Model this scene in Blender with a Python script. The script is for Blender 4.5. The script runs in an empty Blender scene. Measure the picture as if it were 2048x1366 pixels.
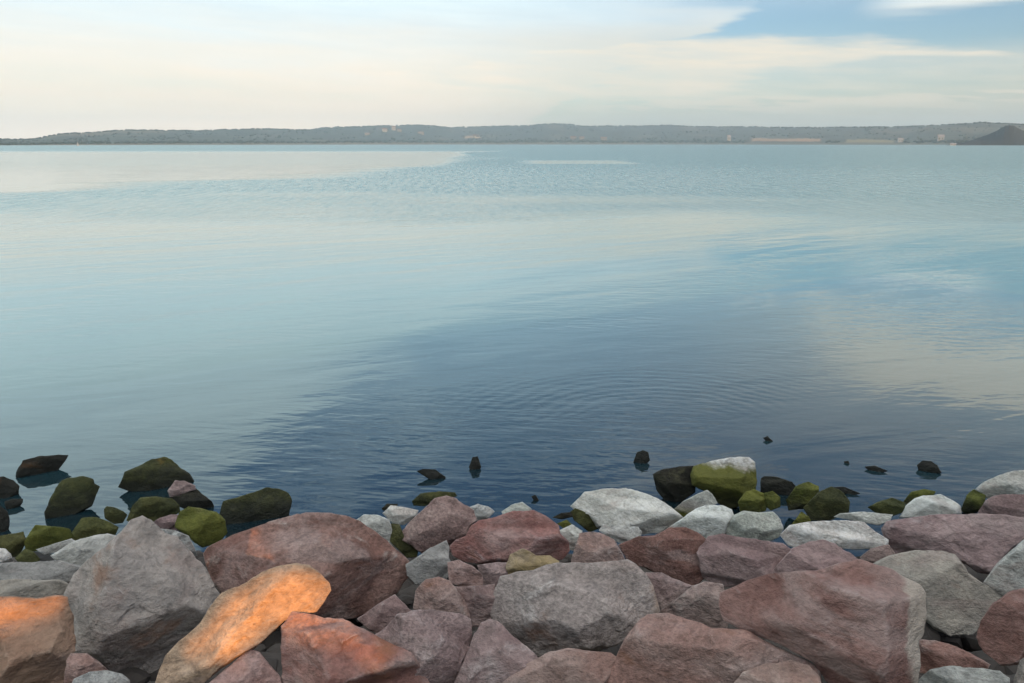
import bpy, bmesh, math, random
import numpy as np
from mathutils import Vector, noise

R = math.radians
scene = bpy.context.scene
C = scene.collection

# ------------------------------------------------------------------ camera
CAM_H = 2.4
FPX = 1593.0                      # focal length in pixels of the 2048 px wide photograph
HORIZON_Y = 288.0
PITCH = math.atan((683.0 - HORIZON_Y) / FPX)
cam_d = bpy.data.cameras.new('camera')
cam_d.sensor_width = 36.0
cam_d.lens = FPX / 2048.0 * 36.0
cam_d.clip_start = 0.05
cam_d.clip_end = 40000.0
cam = bpy.data.objects.new('camera', cam_d)
C.objects.link(cam)
cam.location = (0, 0, CAM_H)
cam.rotation_euler = (math.pi / 2 - PITCH, 0, 0)
scene.camera = cam

# ------------------------------------------------------------------ sun
SUN_AZ = R(33)                    # to the right of straight behind the camera
SUN_EL = R(13)
S = Vector((math.sin(SUN_AZ) * math.cos(SUN_EL), -math.cos(SUN_AZ) * math.cos(SUN_EL), math.sin(SUN_EL)))
sun_d = bpy.data.lights.new('sun', 'SUN')
sun_d.energy = 5.0
sun_d.angle = R(0.5)
sun_d.color = (1.0, 0.44, 0.12)
sun = bpy.data.objects.new('sun', sun_d)
C.objects.link(sun)
sun.rotation_euler = S.to_track_quat('Z', 'Y').to_euler()
sun.location = (8, -8, 10)

# ------------------------------------------------------------------ exposure
scene.view_settings.view_transform = 'Standard'
scene.view_settings.look = 'None'
scene.view_settings.gamma = 1.0
scene.view_settings.use_curve_mapping = False
scene.view_settings.exposure = 0.5
scene.cycles.use_denoising = True
scene.cycles.max_bounces = 4
scene.cycles.use_adaptive_sampling = True
scene.cycles.adaptive_threshold = 0.02
scene.cycles.volume_bounces = 1
scene.cycles.caustics_reflective = False
scene.cycles.caustics_refractive = False


# ------------------------------------------------------------------ node helper
class NT:
    def __init__(self, tree):
        self.t = tree
        self.n = tree.nodes
        self.l = tree.links

    def new(self, kind, **kw):
        nd = self.n.new(kind)
        for k, v in kw.items():
            setattr(nd, k, v)
        return nd

    def put(self, sock, v):
        if v is None:
            return
        if hasattr(v, 'links'):
            self.l.new(v, sock)
        else:
            if sock.type == 'RGBA' and not hasattr(v, '__len__'):
                v = (v, v, v, 1)
            elif sock.type == 'RGBA' and len(v) == 3:
                v = (*v, 1)
            sock.default_value = v

    def m(self, op, a, b=None, c=None, clamp=False):
        nd = self.new('ShaderNodeMath', operation=op)
        nd.use_clamp = clamp
        self.put(nd.inputs[0], a)
        self.put(nd.inputs[1], b)
        self.put(nd.inputs[2], c)
        return nd.outputs[0]

    def add(self, *a):
        r = a[0]
        for x in a[1:]:
            r = self.m('ADD', r, x)
        return r

    def mul(self, *a):
        r = a[0]
        for x in a[1:]:
            r = self.m('MULTIPLY', r, x)
        return r

    def sub(self, a, b):
        return self.m('SUBTRACT', a, b)

    def lin(self, a, ka, b, kb, k):
        """ka*a + kb*b + k"""
        return self.m('MULTIPLY_ADD', a, ka, self.m('MULTIPLY_ADD', b, kb, k))

    def ss(self, v, lo, hi):
        """smooth step from 0 at lo to 1 at hi (either order)"""
        nd = self.new('ShaderNodeMapRange', interpolation_type='SMOOTHSTEP')
        if lo <= hi:
            a, b, p, q = lo, hi, 0.0, 1.0
        else:
            a, b, p, q = hi, lo, 1.0, 0.0
        self.put(nd.inputs[0], v)
        for i, x in enumerate((a, b, p, q)):
            nd.inputs[i + 1].default_value = x
        return nd.outputs[0]

    def mix(self, f, a, b, blend='MIX'):
        nd = self.new('ShaderNodeMix', data_type='RGBA', blend_type=blend)
        self.put(nd.inputs[0], f)
        self.put(nd.inputs[6], a)
        self.put(nd.inputs[7], b)
        return nd.outputs[2]

    def rs(self, vec, ang, scl, loc=(0, 0, 0)):
        """turn, then stretch: long axis of the pattern runs at ang degrees from x"""
        return self.mapping(self.mapping(vec, rot=(0, 0, R(-ang))), loc=loc, scl=scl)

    def noise(self, vec, scale, detail=4.0, rough=0.5, dist=0.0, dim='3D'):
        nd = self.new('ShaderNodeTexNoise', noise_dimensions=dim)
        self.put(nd.inputs['Vector'], vec)
        nd.inputs['Scale'].default_value = scale
        nd.inputs['Detail'].default_value = detail
        nd.inputs['Roughness'].default_value = rough
        nd.inputs['Distortion'].default_value = dist
        return nd.outputs[0]

    def mapping(self, vec, loc=(0, 0, 0), rot=(0, 0, 0), scl=(1, 1, 1)):
        nd = self.new('ShaderNodeMapping')
        self.put(nd.inputs[0], vec)
        nd.inputs[1].default_value = loc
        nd.inputs[2].default_value = rot
        nd.inputs[3].default_value = scl
        return nd.outputs[0]

    def sep(self, vec):
        nd = self.new('ShaderNodeSeparateXYZ')
        self.put(nd.inputs[0], vec)
        return nd.outputs[0], nd.outputs[1], nd.outputs[2]

    def comb(self, x, y, z=0.0):
        nd = self.new('ShaderNodeCombineXYZ')
        self.put(nd.inputs[0], x)
        self.put(nd.inputs[1], y)
        self.put(nd.inputs[2], z)
        return nd.outputs[0]


# ------------------------------------------------------------------ world: evening sky with thin cloud
SKY_STRENGTH = 0.106
EXPO = 2.0 ** 0.5
world = bpy.data.worlds.new('World')
scene.world = world
world.use_nodes = True
world.cycles.sampling_method = 'MANUAL'
world.cycles.sample_map_resolution = 256
wt = NT(world.node_tree)
wt.n.clear()
out = wt.new('ShaderNodeOutputWorld')
bg = wt.new('ShaderNodeBackground')
bg.inputs[1].default_value = SKY_STRENGTH
wt.l.new(bg.outputs[0], out.inputs[0])
sky = wt.new('ShaderNodeTexSky', sky_type='NISHITA')
sky.sun_disc = False
sky.sun_elevation = SUN_EL
sky.sun_rotation = math.pi - SUN_AZ
sky.altitude = 100
sky.air_density = 1.0
sky.dust_density = 0.6
sky.ozone_density = 3.0
tc = wt.new('ShaderNodeTexCoord')
gx, gy, gz = wt.sep(tc.outputs['Generated'])
DEG = 180 / math.pi
az = wt.mul(wt.m('ARCTAN2', gx, gy), DEG)
el = wt.mul(wt.m('ARCSINE', gz), DEG)
# cloud texture on a stretched dome: long soft streaks that slant down to the right
dome = wt.comb(az, wt.add(el, wt.mul(az, 0.045)), 0.0)
puff = wt.noise(wt.mapping(dome, loc=(3, 1, 0), scl=(0.055, 0.16, 1)), 1.0, 3.0, 0.55, dim='2D')
streak = wt.noise(wt.mapping(dome, loc=(20, 7, 0), scl=(0.06, 0.62, 1)), 1.0, 3.0, 0.55, dim='2D')
fine = wt.noise(wt.mapping(dome, loc=(41, 3, 0), scl=(0.16, 1.5, 1)), 1.0, 3.0, 0.6, dim='2D')
pw = wt.sub(puff, 0.5)
sw = wt.sub(streak, 0.5)
fw = wt.sub(fine, 0.5)
# 1. the bright sheet of thin cloud over the left part of the sky
s_r = wt.add(az, wt.mul(el, -1.96), wt.mul(sw, 5.0), wt.mul(fw, 2.5), 0.9)                  # slanting right edge
sheet_r = wt.m('MULTIPLY_ADD', wt.ss(s_r, 0.6, -1.2), 0.72, wt.mul(wt.ss(az, 9.0, -8.0), 0.28))
azn = wt.m('MINIMUM', az, 0.0)
azp = wt.m('MAXIMUM', az, 0.0)
s_t = wt.add(el, wt.mul(azn, 0.55), wt.mul(azp, 0.16), wt.mul(pw, 9.0), wt.mul(sw, 7.0))
sheet_t = wt.ss(s_t, 14.0, 8.5)
sheet_e = wt.ss(wt.add(el, wt.mul(pw, 14.0)), 36.0, 17.0)
sheet = wt.mul(sheet_r, sheet_t, sheet_e, wt.add(0.90, wt.mul(sw, 0.55), wt.mul(fw, 0.25)))
# 2. the cream fan below the slanting edge, thinning out to the right
dq = wt.sub(az, 12.0)
top_e = wt.add(7.1, wt.mul(dq, dq, -0.0045), wt.mul(sw, 0.5))
t1 = wt.sub(top_e, el)                                                     # degrees below the upper edge
thick = wt.m('MULTIPLY_ADD', wt.ss(azp, 30.0, 8.0), 3.9, 0.75)
body = wt.ss(wt.add(wt.m('DIVIDE', t1, thick), wt.mul(sw, 1.6), wt.mul(fw, 0.5)), 1.25, 0.45)
fan = wt.mul(wt.ss(wt.add(t1, wt.mul(fw, 1.1)), -0.1, 0.9), body, wt.ss(az, -40.0, -8.0), wt.m('MULTIPLY_ADD', fine, 0.7, 0.48))
# 3. peach streaks just above the far hills
low = wt.mul(wt.ss(wt.m('ABSOLUTE', wt.add(el, -2.6, wt.mul(sw, 1.2))), 0.95, 0.1), wt.ss(az, -4.0, 10.0), wt.ss(wt.add(fine, wt.mul(pw, 0.8)), 0.34, 0.62), 0.75)
# 4. higher cloud that the lake mirrors on the right, and a wisp at the top of the view
hi = wt.mul(wt.ss(wt.m('ABSOLUTE', wt.add(el, -13.3, wt.mul(pw, 7.0), wt.mul(sw, 5.0))), 3.6, 1.3), wt.ss(wt.add(az, wt.mul(pw, 24.0), wt.mul(sw, 10.0)), 12.0, 25.0), 0.95)
wsp = wt.mul(wt.ss(wt.m('ABSOLUTE', wt.add(el, -8.5, wt.mul(sw, 1.6))), 0.95, 0.15), wt.ss(az, 21.0, 25.5), wt.ss(az, 33.0, 29.5), 0.75)
# 5. thin veils in the rest of the sky
over = wt.ss(el, 26.0, 50.0)                                                # broken cloud overhead, which lights the bank
veil = wt.mul(wt.ss(wt.add(puff, wt.mul(sw, 0.5), wt.mul(over, 0.16)), 0.50, 0.74), wt.ss(el, 8.0, 18.0), wt.m('MULTIPLY_ADD', over, 0.45, 0.5))
cl = wt.m('MAXIMUM', wt.m('MAXIMUM', sheet, fan), wt.m('MAXIMUM', wt.m('MAXIMUM', low, hi), wt.m('MAXIMUM', veil, wsp)))
cl = wt.m('MAXIMUM', cl, wt.mul(wt.ss(el, 7.5, 11.0), wt.ss(el, 26.0, 15.0), wt.m('MULTIPLY_ADD', streak, 0.5, 0.14)))
cl = wt.m('MAXIMUM', cl, wt.mul(wt.ss(az, -5.0, 10.0), wt.ss(el, 6.4, 4.6), wt.m('MULTIPLY_ADD', fine, 0.6, 0.12)))
cl = wt.m('MINIMUM', wt.m('MAXIMUM', cl, 0.0), 0.96)
# colours: warm near the horizon, pale cyan higher up
k = 1.0 / SKY_STRENGTH / EXPO
warmth = wt.ss(wt.add(el, wt.mul(sw, 5.0), wt.mul(azp, -0.06)), 9.5, 3.5)
ccol = wt.mix(warmth, (0.95 * k, 1.06 * k, 1.07 * k), (1.24 * k, 1.075 * k, 0.87 * k))
ccol = wt.mix(wt.mul(wt.ss(el, 3.9, 1.6), wt.ss(az, -6.0, 12.0), 0.5), ccol, (0.98 * k, 0.83 * k, 0.67 * k))
ccol = wt.mix(wt.mul(wt.ss(el, 7.0, 14.0), wt.ss(az, 12.0, -4.0), 0.75), ccol, (1.02 * k, 1.36 * k, 1.42 * k))
ccol = wt.mix(wt.mul(wt.ss(el, 8.5, 11.0), wt.ss(az, 6.0, 20.0), 0.9), ccol, (1.05 * k, 0.97 * k, 0.80 * k))
ccol = wt.mix(wt.mul(wt.ss(az, -8.0, 8.0), wt.ss(el, 8.2, 6.6), 0.85), ccol, (1.0 * k, 0.895 * k, 0.725 * k))
ccol = wt.mix(over, ccol, (2.0 * k, 2.0 * k, 1.94 * k))
final = wt.mix(cl, sky.outputs[0], ccol)
# dusty air along the horizon
hz = wt.mul(wt.ss(wt.add(el, wt.mul(fw, 0.8)), 3.4, -0.2), 0.85)
hcol = wt.mix(wt.ss(az, -16.0, 12.0), (1.85 * k, 1.46 * k, 1.13 * k), (0.66 * k, 0.70 * k, 0.69 * k))
final = wt.mix(hz, final, hcol)
wt.l.new(final, bg.inputs[0])


# ------------------------------------------------------------------ common helpers
def tag(o, label=None, cat=None, group=None, kind=None):
    if label:
        o['label'] = label
    if cat:
        o['category'] = cat
    if group:
        o['group'] = group
    if kind:
        o['kind'] = kind
    return o


def link_mesh(name, verts, faces, mat, parent=None, smooth=True, loc=(0, 0, 0)):
    me = bpy.data.meshes.new(name)
    me.from_pydata([tuple(map(float, v)) for v in verts], [], [tuple(map(int, f)) for f in faces])
    me.validate()
    me.update()
    if smooth:
        me.polygons.foreach_set('use_smooth', [True] * len(me.polygons))
    o = bpy.data.objects.new(name, me)
    o.location = loc
    if mat:
        me.materials.append(mat)
    C.objects.link(o)
    if parent:
        o.parent = parent
    return o


def new_mat(name):
    m = bpy.data.materials.new(name)
    m.use_nodes = True
    t = NT(m.node_tree)
    return m, t, t.n['Principled BSDF']


def simple_mat(name, col, rough=0.8, var=0.25, scale=6.0):
    m, t, b = new_mat(name)
    g = t.new('ShaderNodeTexCoord')
    n = t.noise(g.outputs['Object'], scale, 5.0, 0.6)
    a = tuple(c * (1 - var) for c in col)
    z = tuple(min(1, c * (1 + var)) for c in col)
    t.put(b.inputs['Base Color'], t.mix(n, a, z))
    b.inputs['Roughness'].default_value = rough
    return m


CAM_POS = np.array([0.0, 0.0, CAM_H])
FWD = np.array([0.0, math.cos(PITCH), -math.sin(PITCH)])
UPV = np.array([0.0, math.sin(PITCH), math.cos(PITCH)])
RGT = np.array([1.0, 0.0, 0.0])


def ray(x, y):
    v = FWD + RGT * ((x - 1024.0) / FPX) + UPV * ((683.0 - y) / FPX)
    return v / np.linalg.norm(v)


def ground_at(x, y, z=0.0):
    r = ray(x, y)
    return CAM_POS + r * ((z - CAM_H) / r[2])


# ------------------------------------------------------------------ shore ground
WATERLINE = 5.15
SLOPE = 0.26


def mound(y):
    """height of the bank at distance y in front of the camera"""
    return min(0.80, (WATERLINE - y) * SLOPE)


def build_ground():
    m, t, b = new_mat('bank_shade_dark')
    g = t.new('ShaderNodeTexCoord').outputs['Object']
    v = t.new('ShaderNodeTexVoronoi')
    v.inputs['Scale'].default_value = 7.0
    t.put(v.inputs['Vector'], g)
    n = t.noise(g, 3.0, 6.0, 0.6)
    t.put(b.inputs['Base Color'], t.mix(n, (0.010, 0.009, 0.008), (0.03, 0.026, 0.022)))  # near-black colour stands in for the shade in the gaps
    b.inputs['Roughness'].default_value = 0.95
    bp = t.new('ShaderNodeBump')
    bp.inputs['Distance'].default_value = 0.05
    t.put(bp.inputs['Height'], v.outputs['Distance'])
    t.l.new(bp.outputs[0], b.inputs['Normal'])
    xs = sorted(set([-120, -60, -30, -15] + [round(-8 + 0.11 * i, 3) for i in range(int(16 / 0.11) + 1)] + [15, 30, 60, 120]))
    ys = sorted(set([-120, -60, -30, -14, -6, -3] + [round(-2 + 0.11 * i, 3) for i in range(int(10.5 / 0.11) + 1)] + [10, 14, 20]))
    verts, faces = [], []
    for y in ys:
        for x in xs:
            z = mound(y) - 0.44
            if y < 4.35:
                z = max(z, 0.02)
            near = 1.0 if (-8 <= x <= 8 and -2 <= y <= 8.6) else 0.0
            p = Vector((x * 2.6, y * 2.6, 0.3))
            z += near * (0.10 * (noise.noise(p) + 0.6 * noise.noise(p * 2.3)))
            if y < 0.4:
                z = max(z, 0.5)
            verts.append((x, y, max(z, -1.4)))
    nx = len(xs)
    for j in range(len(ys) - 1):
        for i in range(nx - 1):
            a = j * nx + i
            faces.append((a, a + 1, a + nx + 1, a + nx))
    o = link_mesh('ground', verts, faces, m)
    tag(o, kind='structure')


build_ground()


# ------------------------------------------------------------------ lake
def build_lake():
    m, t, b = new_mat('lake_water')
    geo = t.new('ShaderNodeNewGeometry')
    pos = geo.outputs['Position']
    px, py, pz = t.sep(pos)
    dist = t.m('SQRT', t.add(t.mul(px, px), t.mul(py, py)))
    # wind-ruffled and calm water
    big = t.noise(t.mapping(pos, scl=(0.03, 0.012, 1)), 1.0, 1.0, 0.5, dim='2D')
    big2 = t.noise(t.mapping(pos, loc=(40, 11, 0), scl=(0.05, 0.09, 1)), 1.0, 2.0, 0.5, dim='2D')
    # calm slick: left of x=-6 and beyond the line through (-24,41) and (-4,91)
    sl_line = t.add(t.lin(px, -0.93, py, 0.37, -37.5), t.mul(t.sub(big2, 0.5), 20.0))
    slick = t.mul(t.ss(sl_line, -3.0, 7.0), t.ss(t.add(px, t.mul(t.sub(big, 0.5), 30.0)), -3.0, -10.0), t.ss(py, 330.0, 220.0))
    s2 = t.mul(t.ss(t.m('ABSOLUTE', t.sub(py, 112.0)), 14.0, 7.0), t.ss(t.m('ABSOLUTE', t.sub(px, 9.0)), 9.0, 5.0))
    slick = t.m('MAXIMUM', slick, t.mul(s2, 0.9))
    ruff = t.mul(t.ss(t.add(dist, t.mul(t.sub(big2, 0.5), 26.0)), 22.0, 42.0), t.sub(1.0, slick))
    # ripples
    h_sw = t.noise(t.rs(pos, 38, (0.16, 0.62, 1)), 1.0, 2.0, 0.5, dim='2D')
    h_mid = t.noise(t.rs(pos, 20, (0.6, 2.0, 1), (3, 8, 0)), 1.0, 3.0, 0.5, 0.4, dim='2D')
    h_fine = t.noise(t.rs(pos, -8, (2.6, 8.0, 1)), 1.0, 2.0, 0.55, dim='2D')
    gust = t.noise(t.rs(pos, 40, (0.15, 0.5, 1), (9, 2, 0)), 1.0, 1.0, 0.5, dim='2D')
    gusts = t.m('MULTIPLY_ADD', t.ss(gust, 0.42, 0.66), 0.9, 0.25)
    height = t.add(t.mul(h_sw, 0.019), t.mul(h_mid, 0.0048), t.mul(h_fine, 0.0032, gusts))
    # rings spreading from a spot off the stones
    rc = ground_at(1345, 862)
    dx, dy = t.sub(px, float(rc[0])), t.sub(py, float(rc[1]))
    rr = t.m('SQRT', t.add(t.mul(dx, dx), t.mul(dy, dy)))
    ring = t.mul(t.m('SINE', t.add(t.mul(rr, 44.0), t.mul(h_mid, 9.0))), t.ss(rr, 2.9, 1.0), t.ss(rr, 0.3, 1.1), t.ss(dy, -0.1, 0.9), t.ss(gust, 0.38, 0.60), 0.0006)
    rc2 = ground_at(2110, 745)
    dx, dy = t.sub(px, float(rc2[0])), t.sub(py, float(rc2[1]))
    rr = t.m('SQRT', t.add(t.mul(dx, dx), t.mul(dy, dy)))
    ring2 = t.mul(t.m('SINE', t.add(t.mul(rr, 36.0), t.mul(h_mid, 8.0))), t.ss(rr, 1.5, 0.5), t.ss(gust, 0.35, 0.55), 0.0011)
    height = t.add(height, ring, ring2)
    h_ruff = t.noise(t.mapping(pos, loc=(5, 5, 0), scl=(1.3, 2.0, 1)), 1.0, 4.0, 0.6, dim='2D')
    height = t.add(height, t.mul(h_ruff, ruff, 0.05))
    bp = t.new('ShaderNodeBump')
    bp.inputs['Strength'].default_value = 1.0
    bp.inputs['Distance'].default_value = 1.0
    t.put(bp.inputs['Height'], height)
    t.l.new(bp.outputs[0], b.inputs['Normal'])
    mott = t.noise(t.rs(pos, 4, (2.6, 0.40, 1), (5, 15, 0)), 1.0, 3.0, 0.65, dim='2D')
    t.put(b.inputs['Roughness'], t.m('MAXIMUM', t.m('MULTIPLY_ADD', t.mul(ruff, t.m('MULTIPLY_ADD', mott, 2.1, -0.05)), 0.20, t.m('MULTIPLY_ADD', t.ss(dist, 45.0, 120.0), 0.10, 0.03)), 0.03))
    b.inputs['IOR'].default_value = 1.95
    shallow = t.ss(dist, 4.0, 16.0)  # rises with distance: near-black water close in, blue-green farther out
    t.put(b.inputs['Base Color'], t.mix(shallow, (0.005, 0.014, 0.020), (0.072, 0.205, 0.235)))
    ys = [3.2 + 0.4 * i for i in range(20)] + [12, 16, 24, 40, 80, 160, 400, 1000, 2500, 4500, 6500]
    xs = [-5000, -3000, -1500, -500, -150, -50, -20, -10, -5, 0, 5, 10, 20, 50, 150, 500, 1500, 3000, 5000]
    verts = [(x, y, 0.0) for y in ys for x in xs]
    nx = len(xs)
    faces = [(j * nx + i, j * nx + i + 1, (j + 1) * nx + i + 1, (j + 1) * nx + i) for j in range(len(ys) - 1) for i in range(nx - 1)]
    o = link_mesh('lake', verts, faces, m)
    tag(o, kind='structure')


build_lake()


# ------------------------------------------------------------------ far shore
def interp(tab, x):
    return float(np.interp(x, [p[0] for p in tab], [p[1] for p in tab]))


SKYLINE = [(-700, 291), (-200, 291), (0, 291), (60, 290), (90, 286), (120, 280), (200, 275), (240, 271), (400, 268.5), (460, 265), (520, 262),
           (620, 262), (650, 257), (720, 254), (770, 252), (830, 249), (870, 251), (900, 254), (960, 252), (1040, 250), (1100, 246),
           (1140, 247), (1160, 251), (1280, 251), (1340, 250), (1380, 253), (1500, 255), (1560, 257), (1720, 259), (1800, 260),
           (1900, 258), (1960, 256), (2050, 262), (2300, 262), (2800, 266)]
WATERPX = [(-700, 300), (0, 300), (300, 297), (600, 291), (900, 288), (1300, 288), (1600, 290), (1900, 294), (2100, 297), (2800, 300)]
DSHORE = [(-700, 1500), (0, 1700), (500, 2600), (900, 3600), (1300, 3800), (1700, 3000), (2100, 2400), (2800, 2200)]


def az_of(x):
    return math.atan((x - 1024.0) / FPX * math.cos(PITCH))


def hill_z(x, s):
    """height at column x (photo pixels) and fraction s from shore (0) to ridge (1)"""
    d0 = interp(DSHORE, x)
    full = max(0.6, interp(WATERPX, x) - interp(SKYLINE, x)) / FPX * d0 * 1.55 * 0.90
    coast = 0.30 * full
    p = Vector((x * 0.011, s * 2.0, 1.7))
    if s < 0.35:
        f = coast * (s / 0.35) ** 0.55
    else:
        f = coast + (full - coast) * ((s - 0.35) / 0.65) ** 1.1
    f *= 1.0 + (0.22 * noise.noise(p) if 0.05 < s < 0.93 else 0.0)
    return f


def hill_pt(x, s):
    d = interp(DSHORE, x) * (1.0 + 0.55 * s)
    a = az_of(x)
    return (d * math.sin(a), d * math.cos(a), hill_z(x, s))


def build_hills():
    m, t, b = new_mat('far_hill_land')
    geo = t.new('ShaderNodeNewGeometry').outputs['Position']
    n1 = t.noise(t.mapping(geo, scl=(1, 0.5, 3.0)), 0.012, 6.0, 0.65)
    n2 = t.noise(t.mapping(geo, loc=(300, 0, 0), scl=(1, 0.3, 2.0)), 0.004, 4.0, 0.55)
    col = t.mix(t.ss(n1, 0.38, 0.62), (0.014, 0.036, 0.036), (0.034, 0.064, 0.056))
    col = t.mix(t.ss(n2, 0.54, 0.70), col, (0.085, 0.095, 0.075))
    at = t.new('ShaderNodeVertexColor', layer_name='land')
    col = t.mix(at.outputs['Alpha'], col, at.outputs['Color'])
    t.put(b.inputs['Base Color'], col)
    b.inputs['Roughness'].default_value = 1.0
    xs = list(range(-700, 2801, 7))
    ss = [0, 0.02, 0.06, 0.1, 0.15, 0.2, 0.28, 0.35, 0.45, 0.55, 0.65, 0.75, 0.85, 0.93, 1.0, 1.15]
    verts, cols = [], []
    for s in ss:
        for x in xs:
            p = hill_pt(x, min(s, 1.0))
            if s == 0:
                p = (p[0], p[1], -2.0)
            if s > 1:
                q = hill_pt(x, 1.0)
                p = (q[0] * 1.1, q[1] * 1.1, -5.0)
            elif s > 0.08:
                k = interp(DSHORE, x) / 3600
                p = (p[0], p[1], p[2] + 5.0 * k * noise.noise(Vector((x * 0.09, s * 9, 4.0))) + 3.0 * k * noise.noise(Vector((x * 0.31, s * 9, 8.0))))
            verts.append(p)
            c = (0, 0, 0, 0)
            if 1500 < x < 1640 and 0.08 < s < 0.30:
                c = (0.24, 0.17, 0.10, 1)
            elif 1690 < x < 1790 and 0.05 < s < 0.2:
                c = (0.17, 0.17, 0.10, 1)
            elif 930 < x < 960 and 0.3 < s < 0.5:
                c = (0.36, 0.28, 0.18, 1)
            elif s <= 0.02:
                c = (0.10, 0.11, 0.09, 1)
            cols.append(c)
    nx = len(xs)
    faces = [(j * nx + i, j * nx + i + 1, (j + 1) * nx + i + 1, (j + 1) * nx + i) for j in range(len(ss) - 1) for i in range(nx - 1)]
    o = link_mesh('hills', verts, faces, m)
    ca = o.data.color_attributes.new('land', 'FLOAT_COLOR', 'POINT')
    for i, c in enumerate(cols):
        ca.data[i].color = c
    tag(o, kind='structure')


build_hills()


def build_headland():
    m, t, b = new_mat('headland_wood')
    geo = t.new('ShaderNodeNewGeometry').outputs['Position']
    n1 = t.noise(geo, 0.05, 6.0, 0.7)
    t.put(b.inputs['Base Color'], t.mix(n1, (0.0015, 0.009, 0.013), (0.006, 0.020, 0.024)))
    b.inputs['Roughness'].default_value = 1.0
    prof = [(1895, 0), (1905, 1.5), (1925, 6), (1940, 11), (1960, 18), (1975, 25), (1988, 32), (2000, 40), (2007, 44), (2014, 45.5), (2021, 44), (2030, 39),
            (2048, 31), (2080, 24), (2130, 18), (2200, 14), (2300, 12), (2500, 10), (2800, 8)]
    D = 1700.0
    xs = list(range(1893, 2060, 2)) + list(range(2060, 2800, 6))
    rows = [(-0.03, 0.0), (0.0, 0.10), (0.03, 0.32), (0.07, 0.62), (0.11, 0.9), (0.14, 1.0), (0.18, 0.85), (0.25, 0.4), (0.33, 0.0)]
    verts = []
    for i, (dd, hf) in enumerate(rows):
        for x in xs:
            a = az_of(x)
            d = D * (1 + dd)
            hgt = interp(prof, x) / FPX * D * 0.82 * hf
            hgt *= 1 + 0.05 * noise.noise(Vector((x * 0.31, i * 1.3, 2)))
            z = hgt + (0.8 * noise.noise(Vector((x * 0.4, i * 2.1, 5))) if hf > 0.05 else -1.0)
            verts.append((d * math.sin(a), d * math.cos(a), z))
    nx = len(xs)
    faces = [(j * nx + i, j * nx + i + 1, (j + 1) * nx + i + 1, (j + 1) * nx + i) for j in range(len(rows) - 1) for i in range(nx - 1)]
    o = link_mesh('headland', verts, faces, m)
    tag(o, kind='structure')


build_headland()


def build_woods():
    """distant wood on the hills and the shore: one mass of small crowns"""
    m = simple_mat('far_foliage', (0.014, 0.036, 0.036), 1.0, 0.3, 0.02)
    rnd = random.Random(5)
    base = []
    bm = bmesh.new()
    bmesh.ops.create_icosphere(bm, subdivisions=1, radius=1.0)
    base = [tuple(v.co) for v in bm.verts]
    bf = [tuple(v.index for v in f.verts) for f in bm.faces]
    bm.free()
    verts, faces = [], []
    for i in range(5200):
        x = rnd.uniform(-120, 2170)
        mode = rnd.random()
        s = 1.0 if mode < 0.30 else (rnd.uniform(0.02, 0.08) if mode < 0.62 else rnd.uniform(0.08, 0.98))
        if mode >= 0.62 and noise.noise(Vector((x * 0.013, s * 5, 0))) < -0.02:
            continue
        if 1490 < x < 1650 and 0.0 < s < 0.32:
            continue
        if 1680 < x < 1800 and s < 0.22:
            continue
        p = hill_pt(x, s)
        k = interp(DSHORE, x) / 3600
        w = rnd.uniform(4, 8) * k * (1.3 if s == 1.0 else 1.0)
        hh = w * rnd.uniform(0.45, 0.85)
        o = len(verts)
        for v in base:
            j = rnd.uniform(0.8, 1.2)
            verts.append((p[0] + v[0] * w * j, p[1] + v[1] * w * j, p[2] + v[2] * hh * j + hh * 0.25))
        faces += [tuple(o + q for q in f) for f in bf]
    o = link_mesh('far_woods', verts, faces, m, smooth=False)
    tag(o, 'dark green woods covering the far hills and lining the opposite shore', 'woods', kind='stuff')


build_woods()


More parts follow.
